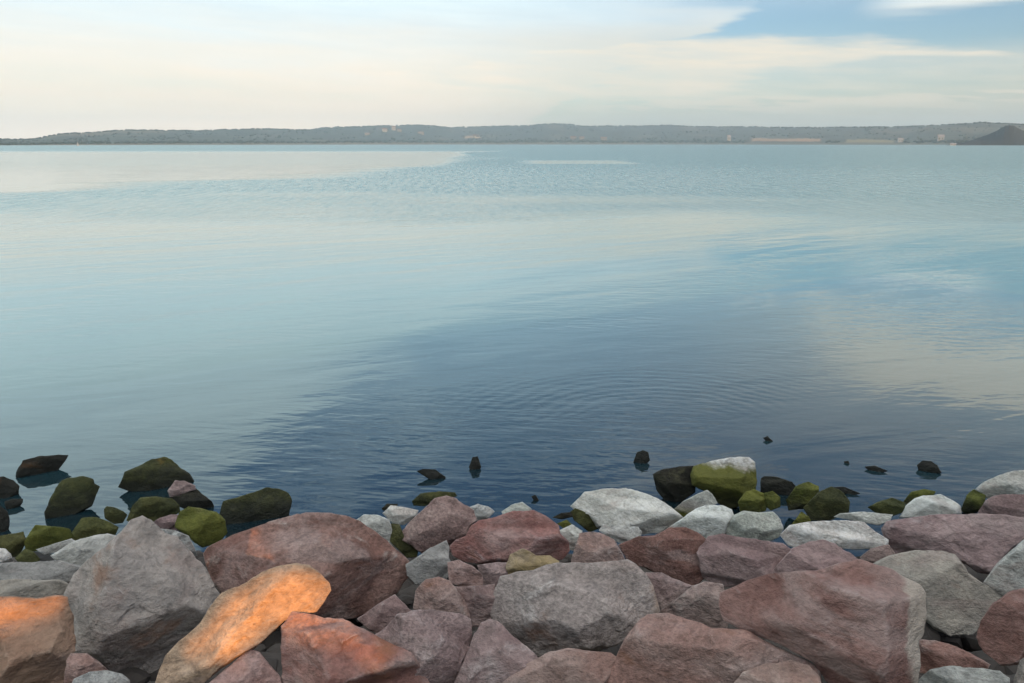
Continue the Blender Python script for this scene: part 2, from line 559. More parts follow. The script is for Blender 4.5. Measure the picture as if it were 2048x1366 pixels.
def build_house(x, s, w, dpt, hh, wall, roofc, label, d=None, base=None):
    """small far house: walls with a gabled roof"""
    p = base if base is not None else hill_pt(x, s)
    a = az_of(x)
    e = bpy.data.objects.new('house', None)
    C.objects.link(e)
    e.location = (p[0], p[1], p[2])
    e.rotation_euler = (0, 0, -a + R(8))
    mw = simple_mat('house_wall', wall, 0.9, 0.08, 0.3)
    mr = simple_mat('house_roof', roofc, 0.9, 0.2, 0.5)
    x0, y0 = w / 2, dpt / 2
    g = hh * 0.45
    v = [(-x0, -y0, -6), (x0, -y0, -6), (x0, y0, -6), (-x0, y0, -6), (-x0, -y0, hh), (x0, -y0, hh), (x0, y0, hh), (-x0, y0, hh), (-x0, 0, hh + g), (x0, 0, hh + g)]
    f = [(0, 1, 5, 4), (2, 3, 7, 6), (1, 2, 6, 9, 5), (3, 0, 4, 8, 7)]
    link_mesh('wall', v, f, mw, e, smooth=False)
    ov, th = 0.6, 0.35
    rv, rf = [], []
    for sgn in (-1, 1):
        o = len(rv)
        for dz in (0.05, th):
            rv += [(-x0 - ov, sgn * (y0 + ov), hh - ov * g / y0 + dz), (x0 + ov, sgn * (y0 + ov), hh - ov * g / y0 + dz), (x0 + ov, 0, hh + g + dz), (-x0 - ov, 0, hh + g + dz)]
        rf += [tuple(o + q for q in t) for t in ((0, 1, 2, 3), (4, 5, 6, 7), (0, 1, 5, 4), (1, 2, 6, 5), (3, 0, 4, 7))]
    link_mesh('roof', rv, rf, mr, e, smooth=False)
    mg = simple_mat('house_window', (0.05, 0.06, 0.07), 0.2, 0.1, 1.0)
    nw = max(2, int(w / 7))
    for i in range(nw):
        cx = -x0 + (i + 0.5) * w / nw
        ww, wh, zc = w / nw * 0.22, hh * 0.16, hh * 0.55
        v = [(cx + sx * ww, -y0 - sy * 0.12, zc + sz * wh) for sx in (-1, 1) for sy in (0.2, 1) for sz in (-1, 1)]
        f = [(0, 1, 3, 2), (4, 5, 7, 6), (0, 1, 5, 4), (2, 3, 7, 6), (0, 2, 6, 4), (1, 3, 7, 5)]
        link_mesh('window', v, f, mg, e, smooth=False)
    tag(e, label, 'house', 'houses on the far shore')


W1, W2, TER, GRY = (0.21, 0.27, 0.32), (0.12, 0.14, 0.15), (0.12, 0.09, 0.08), (0.18, 0.20, 0.23)
HOUSES = [
    (770, 0.62, 26, 14, 12, W1, TER, 'pale house on the wooded slope, left end of the hillside hamlet'),
    (788, 0.66, 22, 14, 16, W1, TER, 'tall pale house in the middle of the hillside hamlet'),
    (799, 0.60, 24, 14, 10, W2, TER, 'low cream house on the wooded slope, right end of the hillside hamlet'),
    (735, 0.50, 24, 12, 8, W2, GRY, 'faint beige house lower left of the hillside hamlet'),
    (842, 0.52, 34, 14, 9, W2, TER, 'long beige house right of the hillside hamlet'),
    (952, 0.44, 34, 14, 8, W2, TER, 'long tan house beside a pale field near the middle hills'),
    (1146, 0.16, 30, 14, 10, W2, TER, 'reddish house near the far water, left of the shoreline group'),
    (1163, 0.18, 26, 14, 9, W2, TER, 'reddish house near the far water, right of the shoreline group'),
    (1207, 0.15, 30, 14, 10, W2, TER, 'tan roofed house by the far water below the highest hill'),
    (1457, 0.10, 15, 12, 17, W1, GRY, 'white tower-like house by the far water left of the tan field'),
    (1800, 0.05, 16, 10, 9, W1, GRY, 'small white house on the far shore left of the headland'),
    (1880, 0.07, 18, 11, 13, W1, GRY, 'tall white house on the far shore next to the dark headland'),
]
for hx, hs, hw, hd, hhh, wc, rc_, lb in HOUSES:
    build_house(hx, hs, hw, hd, hhh, wc, rc_, lb)
_a = az_of(1906)
build_house(1906, 0, 9, 5, 2.4, (0.30, 0.37, 0.44), (0.22, 0.25, 0.29), 'low white boathouse at the waterside tip of the dark headland',
            base=(1640 * math.sin(_a), 1640 * math.cos(_a), 0.2))


def build_sailboat():
    a = az_of(155)
    d = 1250.0
    e = bpy.data.objects.new('sailboat', None)
    C.objects.link(e)
    e.location = (d * math.sin(a), d * math.cos(a), 0)
    e.rotation_euler = (0, 0, R(-28))
    e.scale = (.7, .7, .7)
    mh = simple_mat('boat_hull', (0.5, 0.5, 0.5), 0.4, 0.05, 1.0)
    ms = simple_mat('sail_cloth', (0.3, 0.36, 0.4), 0.8, 0.05, 1.0)
    mm = simple_mat('mast_metal', (0.5, 0.5, 0.5), 0.4, 0.05, 1.0)
    v, f = [], []
    secs = [(-3.2, 0.7, 0.75), (-1.6, 1.05, 0.7), (0.4, 1.1, 0.72), (2.2, 0.7, 0.85), (3.6, 0.03, 1.05)]
    for x, hw, top in secs:
        v += [(x, -hw, top), (x, -hw * 0.55, -0.2), (x, hw * 0.55, -0.2), (x, hw, top)]
    for i in range(len(secs) - 1):
        o = i * 4
        f += [(o + q, o + q + 1, o + q + 5, o + q + 4) for q in range(3)] + [(o + 3, o, o + 4, o + 7)]
    f.append((0, 1, 2, 3))
    link_mesh('hull', v, f, mh, e, smooth=False)
    n = 8
    v = [(0.5 + 0.07 * math.cos(k * 6.283 / n), 0.07 * math.sin(k * 6.283 / n), z) for z in (0.5, 8.6) for k in range(n)]
    f = [(k, (k + 1) % n, n + (k + 1) % n, n + k) for k in range(n)]
    link_mesh('mast', v, f, mm, e)

    def sail(p0, p1, p2, nm):
        v, f = [], []
        for side in (0.0, 0.03):
            for i in range(5):
                for j in range(5):
                    u, w = i / 4, j / 4 * (1 - i / 4)
                    q = [p0[c] + (p2[c] - p0[c]) * u + (p1[c] - p0[c]) * w for c in range(3)]
                    v.append((q[0], q[1] + 0.5 * math.sin(math.pi * u) * (w + 0.1) + side, q[2]))
        for o in (0, 25):
            f += [(o + i * 5 + j, o + i * 5 + j + 1, o + i * 5 + j + 6, o + i * 5 + j + 5) for i in range(4) for j in range(4)]
        link_mesh(nm, v, f, ms, e)
    sail((0.4, 0, 1.6), (-3.0, 0.1, 1.6), (0.45, 0, 8.4), 'main_sail')
    sail((0.7, 0, 1.2), (3.4, 0.05, 1.1), (0.6, 0, 7.2), 'fore_sail')
    tag(e, 'tiny white sailboat under the far hills on the left', 'sailboat')


build_sailboat()
# ------------------------------------------------------------------ rocks
# outlines read off five enlarged views of the photograph; each stone then gets its own distance, thickness and facets
VIEW = {'A': (0, 880), 'B': (380, 880), 'C': (760, 880), 'D': (1140, 860), 'E': (1528, 880)}
VS = 1462.0 / 520.0
PAL = {
    'grey':  ((0.30, 0.275, 0.245), (0.40, 0.355, 0.305), (0.46, 0.43, 0.39)),
    'blue':  ((0.30, 0.295, 0.285), (0.38, 0.365, 0.345), (0.48, 0.46, 0.44)),
    'red':   ((0.22, 0.112, 0.092), (0.32, 0.19, 0.162), (0.46, 0.38, 0.35)),
    'pink':  ((0.31, 0.185, 0.155), (0.37, 0.265, 0.235), (0.46, 0.39, 0.36)),
    'rose':  ((0.27, 0.125, 0.105), (0.36, 0.215, 0.185), (0.46, 0.37, 0.35)),
    'mauve': ((0.245, 0.165, 0.155), (0.34, 0.25, 0.23), (0.47, 0.395, 0.37)),
    'white': ((0.60, 0.58, 0.52), (0.74, 0.73, 0.67), (0.82, 0.81, 0.76)),
    'pale':  ((0.44, 0.43, 0.39), (0.55, 0.54, 0.50), (0.66, 0.66, 0.63)),
    'ochre': ((0.27, 0.20, 0.10), (0.34, 0.26, 0.15), (0.40, 0.34, 0.24)),
    'slab':  ((0.40, 0.27, 0.17), (0.47, 0.34, 0.23), (0.50, 0.40, 0.30)),
    'dusty': ((0.315, 0.265, 0.245), (0.41, 0.345, 0.32), (0.50, 0.445, 0.42)),
    'tan':   ((0.28, 0.17, 0.115), (0.35, 0.235, 0.165), (0.42, 0.32, 0.25)),
    'algae': ((0.050, 0.055, 0.022), (0.095, 0.095, 0.032), (0.16, 0.155, 0.075)),
    'moss':  ((0.075, 0.085, 0.018), (0.13, 0.135, 0.028), (0.22, 0.21, 0.09)),
    'dark':  ((0.022, 0.020, 0.015), (0.045, 0.042, 0.026), (0.075, 0.07, 0.04)),
}
# view | palette | mode (w in the water, s on the shore) | options | label | outline
# options: a=height up to which algae grows, t=thickness factor, p=amount of pale patches, n=extra push away from the camera
ROCKS = """
A|dark|w||dark wet stone farthest out in the water at the left|90,150 130,115 210,92 330,82 385,85 365,120 320,150 260,165 215,190 110,195 88,175
A|dark|w||rounded dark stone cut by the left edge, upper of two in the water|-40,212 20,205 75,225 110,260 100,300 60,325 0,328 -40,325
A|dark|w||small dark stone just below the rounded one at the left edge|25,345 70,332 130,330 130,350 100,375 55,385 30,370
A|dark|w||dark stone cut by the left edge, lower of two in the water|-50,362 0,365 40,400 55,440 45,490 20,520 -50,528
A|algae|w||long weedy stone lying aslant in the water at the left|250,340 310,270 350,225 410,212 470,200 525,218 530,245 560,262 520,310 440,350 370,400 300,430 255,395
A|algae|w||large low peaked algae-covered stone in the water|660,215 700,180 780,145 850,110 920,93 960,105 1010,150 1070,190 1113,215 1110,265 1060,272 940,275 820,262 720,235
C|dark|w||flat dark stone off the shore, left of the small upright one|205,175 240,162 310,165 370,190 365,215 310,222 270,200
C|dark|w||small upright dark stone alone in the water|500,130 520,95 550,92 570,130 550,170 510,155
C|dark|w||tiny dark stone in the water above the rosy boulder|850,315 875,308 898,335 870,342
D|dark|w||small round dark stone alone left of the white and green block|350,175 375,125 410,113 440,125 450,150 410,190
D|dark|w||tiny dark stone farthest out at the right|1085,45 1110,33 1142,55 1110,64
E|dark|w||flat dark stone barely awash right of the weedy clump|565,150 620,143 700,165 650,177 590,167
E|dark|w||dark weedy stone awash near the right edge|860,140 890,115 940,118 975,140 1000,165 930,182 870,168
E|dark|w||tiniest dark stone awash right of the white and green block|448,120 475,116 482,130 455,134
E|dark|w||smooth dark stone awash behind the weedy clump|-20,215 0,205 70,205 160,235 200,260 140,300 60,310 -20,280
E|dark|w||thin flat dark stone right of the weedy clump|370,265 450,262 545,290 500,302 440,302
B|algae|w||large smooth green-black stone in the water behind the dark red boulder|160,375 190,345 260,325 350,295 430,268 500,270 555,300 572,340 550,400 500,440 420,460 330,455 250,440 190,425
A|dark|s|n=.1|dark wet stone under the small mauve stone|955,320 1010,312 1040,290 1100,272 1130,300 1190,345 1205,385 1190,402 1080,405 1010,375 960,350
A|mauve|s||small pale mauve stone perched on a dark wet stone|945,285 985,228 1040,232 1095,255 1100,278 1045,295 1012,320 955,320
A|algae|s|p=.3|small grey and black stone left of the green ones|585,390 600,372 640,378 690,400 715,420 690,465 640,472 590,440
A|algae|s||broad olive stone behind the grey peaked boulder|715,450 745,370 790,325 870,318 960,330 1005,365 1012,405 960,435 900,445 850,480 760,480
A|mauve|s||mauve stone wedged between two green stones|865,460 900,438 960,420 1008,420 1005,490 985,515 910,510
A|moss|s|p=.4|big two-toned green stone right of the grey peaked boulder|985,490 1015,400 1060,375 1120,385 1210,405 1265,450 1275,520 1230,580 1140,602 1090,570 1060,540 1010,510
A|blue|s||dark slate stone beside the big two-toned green stone|900,500 985,508 1060,540 1090,600 1110,650 1000,660 930,580
A|algae|s||olive stone at the left edge of the green row|-40,545 60,530 130,515 150,570 110,645 80,660 0,620 -40,610
A|moss|s|p=.2|bright mossy stone in the middle of the left green row|135,570 200,480 250,478 330,490 390,500 412,540 405,575 320,585 220,625 150,620
A|algae|s|p=.2|mossy stone at the right end of the left green row|400,525 460,440 540,435 600,455 665,490 645,535 560,540 480,570 410,580
A|pale|s|a=.10|thin pale stone under the left green row|205,615 300,585 400,555 440,580 360,625 250,645
A|algae|s|p=.3|small greenish stone under the olive stone at the left|85,665 140,612 190,630 228,670 200,700 110,700
A|white|s||white stone cut by the left edge|-40,605 30,612 60,640 85,700 -40,705
A|pale|s|a=.05|pale greenish-grey stone behind the left side of the peaked boulder|290,650 420,570 520,540 600,530 665,545 640,600 580,690 480,740 360,730
A|blue|s||long blue-grey stone at the left below the green row|-40,697 100,690 220,685 330,680 470,715 460,770 420,850 330,890 200,890 -40,880
A|grey|s|t=.7|weathered grey stone above the sunlit boulder at the left edge|-40,795 100,780 240,790 330,782 405,820 400,900 200,910 -40,900
E|algae|s||dark weedy stone behind the flat white slab|585,378 650,345 720,325 790,350 805,400 700,435 640,415
E|moss|s||mossy stone behind the small white dome|785,345 830,290 900,276 965,290 940,330 810,375
E|moss|s||weedy stone under the pale boulder at the right edge|1105,395 1140,310 1180,280 1245,310 1240,400 1150,420
E|pale|s|n=.15|pale grey boulder cut by the right edge, highest of the right shore|1188,280 1240,235 1310,205 1400,178 1520,170 1530,330 1300,340 1240,320
E|moss|s||yellowish lump of the weedy clump on the shore|125,335 180,260 250,235 305,262 310,330 240,385 140,395
E|algae|s||dark right half of the weedy clump on the shore|225,380 300,300 380,265 450,300 482,350 472,412 380,448 260,455
E|moss|s||small yellow-green stone above the flat white slab|155,475 210,403 250,430 265,460 200,478
D|dark|s|p=.5|black weedy block left of the white and green block|470,250 520,220 620,207 690,205 705,260 700,350 620,405 540,405 490,340
D|white|s|f=.9,p=.2|tall block with white top and green sides at the water|680,250 700,205 780,180 900,155 1005,155 1040,180 1045,290 1040,350 1000,410 900,445 820,405 760,345 690,310
D|moss|s||round green stone under the white and green block|945,405 990,345 1040,335 1090,360 1112,410 1100,455 1030,475 960,465
D|moss|s||smaller round green stone next to the round green one|1090,355 1140,343 1182,380 1182,432 1130,452 1100,430
D|algae|s|p=.2|brown weedy stone under the left end of the broad white rock|5,460 30,440 120,470 170,550 110,575 20,505
C|dark|s||low dark stone at the waterline left of the broad white rock|970,435 1020,410 1072,405 1085,432 1020,447
C|moss|s||small green stone above the little white one|995,470 1050,448 1085,480 1030,495
D|white|s||broad white rock at the waterline|15,430 50,390 90,350 200,335 320,333 400,350 480,380 560,430 630,490 600,530 500,575 400,580 250,570 160,545 110,475 30,450
D|pale|s|a=.17|half mossy white stone below the white and green block|585,445 640,400 720,360 770,338 800,360 830,412 770,440 700,480 640,495
D|white|s|t=.8|tiny jagged white stone under the broad white rock|165,565 190,528 215,550 270,538 380,545 402,575 390,615 310,640 240,625
C|white|s||little white stone right of the rosy boulder|1005,510 1080,475 1138,510 1128,565 1098,625 1060,615 1050,570
D|white|s||white pyramid-shaped stone right of the broad white rock|490,595 600,520 700,450 760,423 860,425 905,450 922,490 885,540 865,590 770,625 700,610 600,590
D|pale|s||rounded pale stone right of the white pyramid|875,565 920,480 980,457 1060,465 1140,460 1180,500 1197,550 1172,605 1110,632 960,615 890,600
E|pale|s|t=.7|thin pale stone behind the flat white slab|395,432 430,413 560,403 722,420 705,460 640,480 560,465
E|white|s|t=.8|long flat white slab on the right|95,535 150,480 260,460 460,450 560,465 590,495 692,560 692,590 620,610 400,615 200,610 140,595
E|white|s||small white dome-shaped stone on the right|765,435 800,370 850,330 900,312 990,307 1060,340 1102,370 1108,415 1000,445 860,445
E|mauve|s||grey-mauve boulder at the right edge under the pale one|1205,410 1250,340 1300,315 1400,305 1530,308 1530,450 1400,460 1230,440
E|mauve|s||long dark mauve boulder at the right|672,500 700,460 850,435 1040,420 1200,415 1350,425 1450,440 1530,450 1510,510 1400,600 1340,690 1280,750 1200,740 1130,690 1000,660 730,660 705,590
E|mauve|s||small dark mauve stone below the flat white slab|540,660 600,610 700,588 735,640 660,710 580,700
C|algae|s||flat dark wet stone behind the mauve leaning boulder|180,345 230,300 330,290 420,295 432,317 330,340 250,372 190,368
C|dark|s||low black stone left of the small white-green one|8,387 40,358 100,360 90,390 20,398
B|white|s|a=.05|small white-green stone behind the dark red boulder|1085,412 1130,368 1200,378 1285,395 1270,440 1200,478 1140,468
C|pale|s|a=.07|pale green-grey stone between mauve and rosy boulders|485,385 550,360 610,375 645,402 600,450 530,450
C|pale|s|a=.08|pale mossy stone behind the rosy boulder|685,402 740,365 800,348 855,390 810,430 700,440
B|algae|s||dark mossy stone in the cleft right of the dark red boulder|1125,570 1130,470 1180,478 1205,540 1285,600 1275,655 1220,662
B|pale|s|a=.10|pale grey stone behind the right shoulder of the dark red boulder|925,458 980,420 1060,423 1120,450 1137,500 1135,570 1185,645 1100,640 1000,540
C|mauve|s||mauve leaning boulder left of the rosy one|113,530 160,470 240,400 310,330 370,317 430,335 480,375 520,400 545,455 510,480 490,550 400,630 310,620 260,650 180,590 120,558
C|mauve|s||shaded mauve stone under the rosy boulder|550,705 640,690 720,690 725,745 700,800 600,840 570,790
C|rose|s|p=.45|rosy boulder with pale flecks at the middle of the shore|400,600 430,560 490,540 520,480 560,455 640,440 740,410 860,400 930,430 1000,480 1010,530 1050,570 1055,620 1020,668 960,690 860,700 720,695 560,692 470,682 410,645
B|red|s|p=.4,t=1.05|large dark red boulder behind the sunlit slab|88,640 110,608 180,565 300,520 450,470 560,430 650,411 760,418 860,430 940,455 1040,520 1150,620 1230,690 1226,770 1150,860 1060,945 950,990 850,1015 700,1000 500,980 350,920 180,865 120,760
C|blue|s||slate-grey pointed shard right of the dark red boulder|145,700 200,668 280,610 372,566 387,600 387,660 405,725 375,780 280,800 200,812 155,760
C|pink|s|t=.8|small pink stone right of the slate shard|380,690 440,674 520,710 577,760 580,830 480,835 390,800
B|mauve|s||dark stone in the hollow right of the sunlit slab|940,1005 1050,930 1150,870 1240,960 1170,1060 1100,1110 1000,1060
C|mauve|s||dark mauve stone in the hollow left of the central grey boulder|415,825 480,828 560,820 645,808 650,870 650,950 660,1010 560,1050 500,1050 470,930
C|ochre|s||small ochre stone on top of the central grey boulder|708,720 735,645 800,611 850,630 880,650 950,650 1005,682 985,730 850,760 720,765
D|red|s|t=.9,p=.2|dark reddish boulder below the white pyramid|275,645 390,600 480,595 560,550 650,545 710,575 765,620 775,700 770,810 690,890 600,850 460,790 330,740
D|mauve|s||mauve boulder with a square shaded face below the round pale stone|715,690 780,600 860,583 960,605 1080,625 1190,640 1250,680 1240,760 1210,820 1050,860 940,870 830,885 750,820
C|pink|s|t=.9|pinkish peak rising behind the central grey boulder|1075,700 1100,600 1125,528 1180,519 1250,530 1310,560 1362,640 1390,710 1340,760 1250,810 1150,810 1080,770
D|mauve|s||narrow mauve stone right of the central grey boulder|430,805 520,808 620,848 690,880 730,870 700,960 600,1040 500,1040 460,920
D|mauve|s|p=.4|speckled mauve stone left of the big red boulder|495,1025 600,950 690,880 760,858 860,868 870,950 890,1050 880,1130 790,1130 680,1090
C|pink|s|t=.9|small pink dome-shaped stone left of the central grey boulder|190,940 203,850 260,785 330,771 390,795 430,840 472,900 505,985 490,1060 300,1060 195,1010
E|grey|s|p=.4|grey-pink boulder right of the big red boulder|620,700 720,653 850,621 1000,627 1070,650 1122,710 1145,750 1230,810 1335,860 1320,930 1250,1010 1170,1085 1050,1095 960,1050 890,980 850,850 740,780
E|pale|s||smooth pale boulder cut by the right edge|1232,805 1300,710 1380,630 1530,510 1530,860 1380,880 1290,860
E|mauve|s|p=.5|grey-mauve peak just behind the top of the big red boulder|95,690 160,610 240,580 330,559 400,590 480,640 560,700 500,820 130,840 10,780
C|dusty|s|p=.5,r=.86|large central grey boulder with rusty right shoulder|622,960 650,850 690,770 760,745 860,729 1000,700 1100,690 1180,690 1260,690 1330,685 1380,679 1428,704 1488,754 1528,824 1548,884 1568,964 1520,1010 1448,1050 1388,1110 1308,1150 1200,1185 1050,1195 900,1210 870,1195 750,1095 650,1015
A|grey|s|t=1.0|large grey peaked boulder at the left|375,870 430,760 560,630 680,530 740,465 800,436 850,460 920,520 1010,580 1080,640 1150,740 1232,880 1190,955 1080,1085 960,1195 880,1295 820,1335 720,1320 620,1290 540,1230 410,1205 385,1010
A|tan|s|p=.2|sunlit pink boulder in the lower left corner|-60,885 60,884 200,894 320,879 376,889 382,930 416,1000 412,1180 385,1215 372,1366 365,1440 -60,1440
A|pink|s|t=.8|small pinkish stone at the bottom left of the peaked boulder|355,1390 378,1230 400,1200 490,1203 560,1250 605,1292 600,1330 500,1350 420,1380
A|blue|s|t=.8|bluish stone at the bottom edge below the peaked boulder|385,1440 420,1345 500,1305 600,1297 680,1315 725,1350 730,1440
C|mauve|s|p=.4|large mauve-grey boulder below the small pink dome|-70,1130 40,1050 100,990 180,965 330,960 440,980 502,1010 517,1100 495,1200 440,1300 420,1440 60,1440 -30,1260
C|mauve|s|p=.5|mauve-grey boulder at the bottom left of the central grey boulder|420,1380 480,1230 530,1100 570,1030 620,1009 665,1032 740,1100 860,1200 905,1260 890,1440 420,1440
C|pink|s|p=.2,t=.8|low pinkish-brown boulder at the bottom middle|640,1440 720,1330 850,1250 960,1190 1060,1174 1200,1190 1290,1200 1325,1232 1290,1320 1230,1440
E|red|s|t=.8|dark red stone in the hollow right of the big red boulder|870,1125 960,1128 1080,1160 1180,1210 1265,1262 1240,1310 1000,1320 870,1310
E|red|s||dark red boulder cut by the right edge near the bottom|1195,1110 1220,1020 1290,920 1380,860 1530,815 1530,1220 1420,1260 1330,1265 1240,1190
E|blue|s|t=.8|pale bluish stone at the bottom right|870,1350 930,1290 1050,1274 1200,1280 1320,1300 1375,1340 1390,1440 870,1440
E|grey|s||grey stone in the lower right corner|1405,1350 1440,1240 1530,1180 1530,1440 1405,1440
D|pink|s|p=.3|broad pinkish boulder at the bottom right of the middle|190,1440 260,1300 320,1170 380,1090 440,1040 560,1038 700,1080 800,1120 900,1120 980,1130 1100,1190 1200,1240 1320,1290 1390,1350 1400,1440
E|pink|s|t=.7,p=.5|pale pink stone at the bottom edge left of the big red boulder|-230,1440 -110,1305 0,1265 150,1240 250,1265 312,1330 330,1440
E|red|s|p=.35,t=1.0,r=.5|big red boulder with pale right side at the lower right|-238,930 -232,862 -90,800 20,760 180,742 300,738 430,700 540,680 620,705 760,765 870,820 900,860 906,980 897,1080 872,1130 866,1260 842,1400 700,1410 500,1400 350,1345 280,1245 200,1192 100,1135 0,1105 -120,1065 -217,1012
B|pink|s|p=.3|mottled pink stone at the bottom edge below the sunlit slab|70,1440 100,1375 200,1290 340,1178 390,1200 450,1270 505,1330 540,1440
B|rose|s|p=.3|dappled red boulder at the bottom right of the sunlit slab|518,1050 580,968 650,975 700,985 760,1010 860,1010 930,1050 1060,1110 1160,1160 1240,1200 1292,1280 1330,1350 1400,1440 530,1440 523,1250
B|slab|s|t=.8,p=.1|long tilted slab glowing orange in the low sun|-215,1440 -168,1290 -128,1210 -58,1130 52,1040 120,930 180,860 300,810 400,750 500,715 590,702 660,710 720,760 772,810 782,850 750,910 692,982 660,975 640,950 580,972 520,1030 450,1090 370,1160 260,1222 180,1277 90,1355 0,1440
""".strip().split('\n')


# facets given by hand for the boulders whose faces the photograph shows clearly:
# (direction the face looks: right, up, towards the camera; how far out it lies, 1 = the stone's full thickness)
FACETS = {
    'long tilted slab glowing orange in the low sun': [((.42, -.25, .87), .55), ((-.70, .62, .35), .20)],
    'big red boulder with pale right side at the lower right': [((-.12, -.05, 1), .72), ((.92, .10, .38), .62), ((.1, .95, .30), .60), ((-.4, -.75, .5), .62)],
    'large grey peaked boulder at the left': [((.10, .22, .97), .80), ((.85, .40, .35), .62), ((-.85, .40, .35), .62), ((.2, -.85, .5), .62)],
    'large dark red boulder behind the sunlit slab': [((-.05, .30, .95), .80), ((.70, .55, .45), .62), ((0, .92, .40), .66), ((-.80, .1, .6), .8)],
    'large central grey boulder with rusty right shoulder': [((-.05, .42, .9), .72), ((.85, .35, .40), .62), ((.1, .90, .42), .56), ((-.75, .1, .6), .7)],
    'broad white rock at the waterline': [((.1, .80, .60), .55), ((.1, .1, 1), .8), ((-.7, .1, .7), .7)],
    'tall block with white top and green sides at the water': [((-.1, .82, .55), .55), ((-.05, -.1, 1), .85), ((.8, 0, .6), .8)],
    'long flat white slab on the right': [((0, .92, .40), .35), ((0, -.05, 1), .8)],
    'mauve boulder with a square shaded face below the round pale stone': [((-.35, -.25, .9), .7), ((.1, .9, .4), .45), ((.8, .2, .5), .7)],
    'sunlit pink boulder in the lower left corner': [((.1, .75, .62), .42), ((.05, -.05, 1), .85), ((.8, 0, .6), .7)],
    'dappled red boulder at the bottom right of the sunlit slab': [((.25, .45, .85), .70), ((.6, .65, .45), .6), ((-.9, 0, .4), .6)],
    'rosy boulder with pale flecks at the middle of the shore': [((.05, .88, .45), .50), ((0, .05, 1), .85), ((-.7, .3, .6), .7)],
}
SUN_SIDE = None


def parse_rocks():
    res = []
    for line in ROCKS:
        v, pal, mode, opt, label, pts = line.split('|')
        ox, oy = VIEW[v]
        P = np.array([[float(c) for c in q.split(',')] for q in pts.split()]) / VS + np.array([ox, oy])
        o = {'a': None, 'f': None, 't': 1.0, 'p': 0.28, 'r': None, 'n': 0.0}
        for kv in opt.split(','):
            if kv:
                kk, vv = kv.split('=')
                o[kk] = float(vv)
        res.append(dict(pal=pal, mode=mode, label=label, P=P, **o))
    return res


def inside(P, X, Y):
    r = np.zeros(X.shape, bool)
    n = len(P)
    for i in range(n):
        x0, y0 = P[i]
        x1, y1 = P[(i + 1) % n]
        if y0 == y1:
            continue
        r ^= ((y0 > Y) != (y1 > Y)) & (X < (x1 - x0) * (Y - y0) / (y1 - y0) + x0)
    return r


def centroid(P):
    x, y = P[:, 0], P[:, 1]
    x1, y1 = np.roll(x, -1), np.roll(y, -1)
    cr = x * y1 - x1 * y
    a = cr.sum() / 2
    return np.array([((x + x1) * cr).sum() / (6 * a), ((y + y1) * cr).sum() / (6 * a)]), abs(a)


def radial(P, c, th):
    """distance from c to the outline along each angle (pixel space, y down)"""
    r = np.zeros(len(th))
    n = len(P)
    dx, dy = np.cos(th), np.sin(th)
    for i in range(n):
        a = P[i] - c
        b = P[(i + 1) % n] - c
        e = b - a
        den = dx * e[1] - dy * e[0]
        den = np.where(np.abs(den) < 1e-9, 1e-9, den)
        tt = (a[0] * e[1] - a[1] * e[0]) / den
        uu = (a[0] * dy - a[1] * dx) / den
        ok = (tt > 0) & (uu >= -1e-6) & (uu <= 1 + 1e-6)
        r = np.where(ok, np.maximum(r, tt), r)
    return r


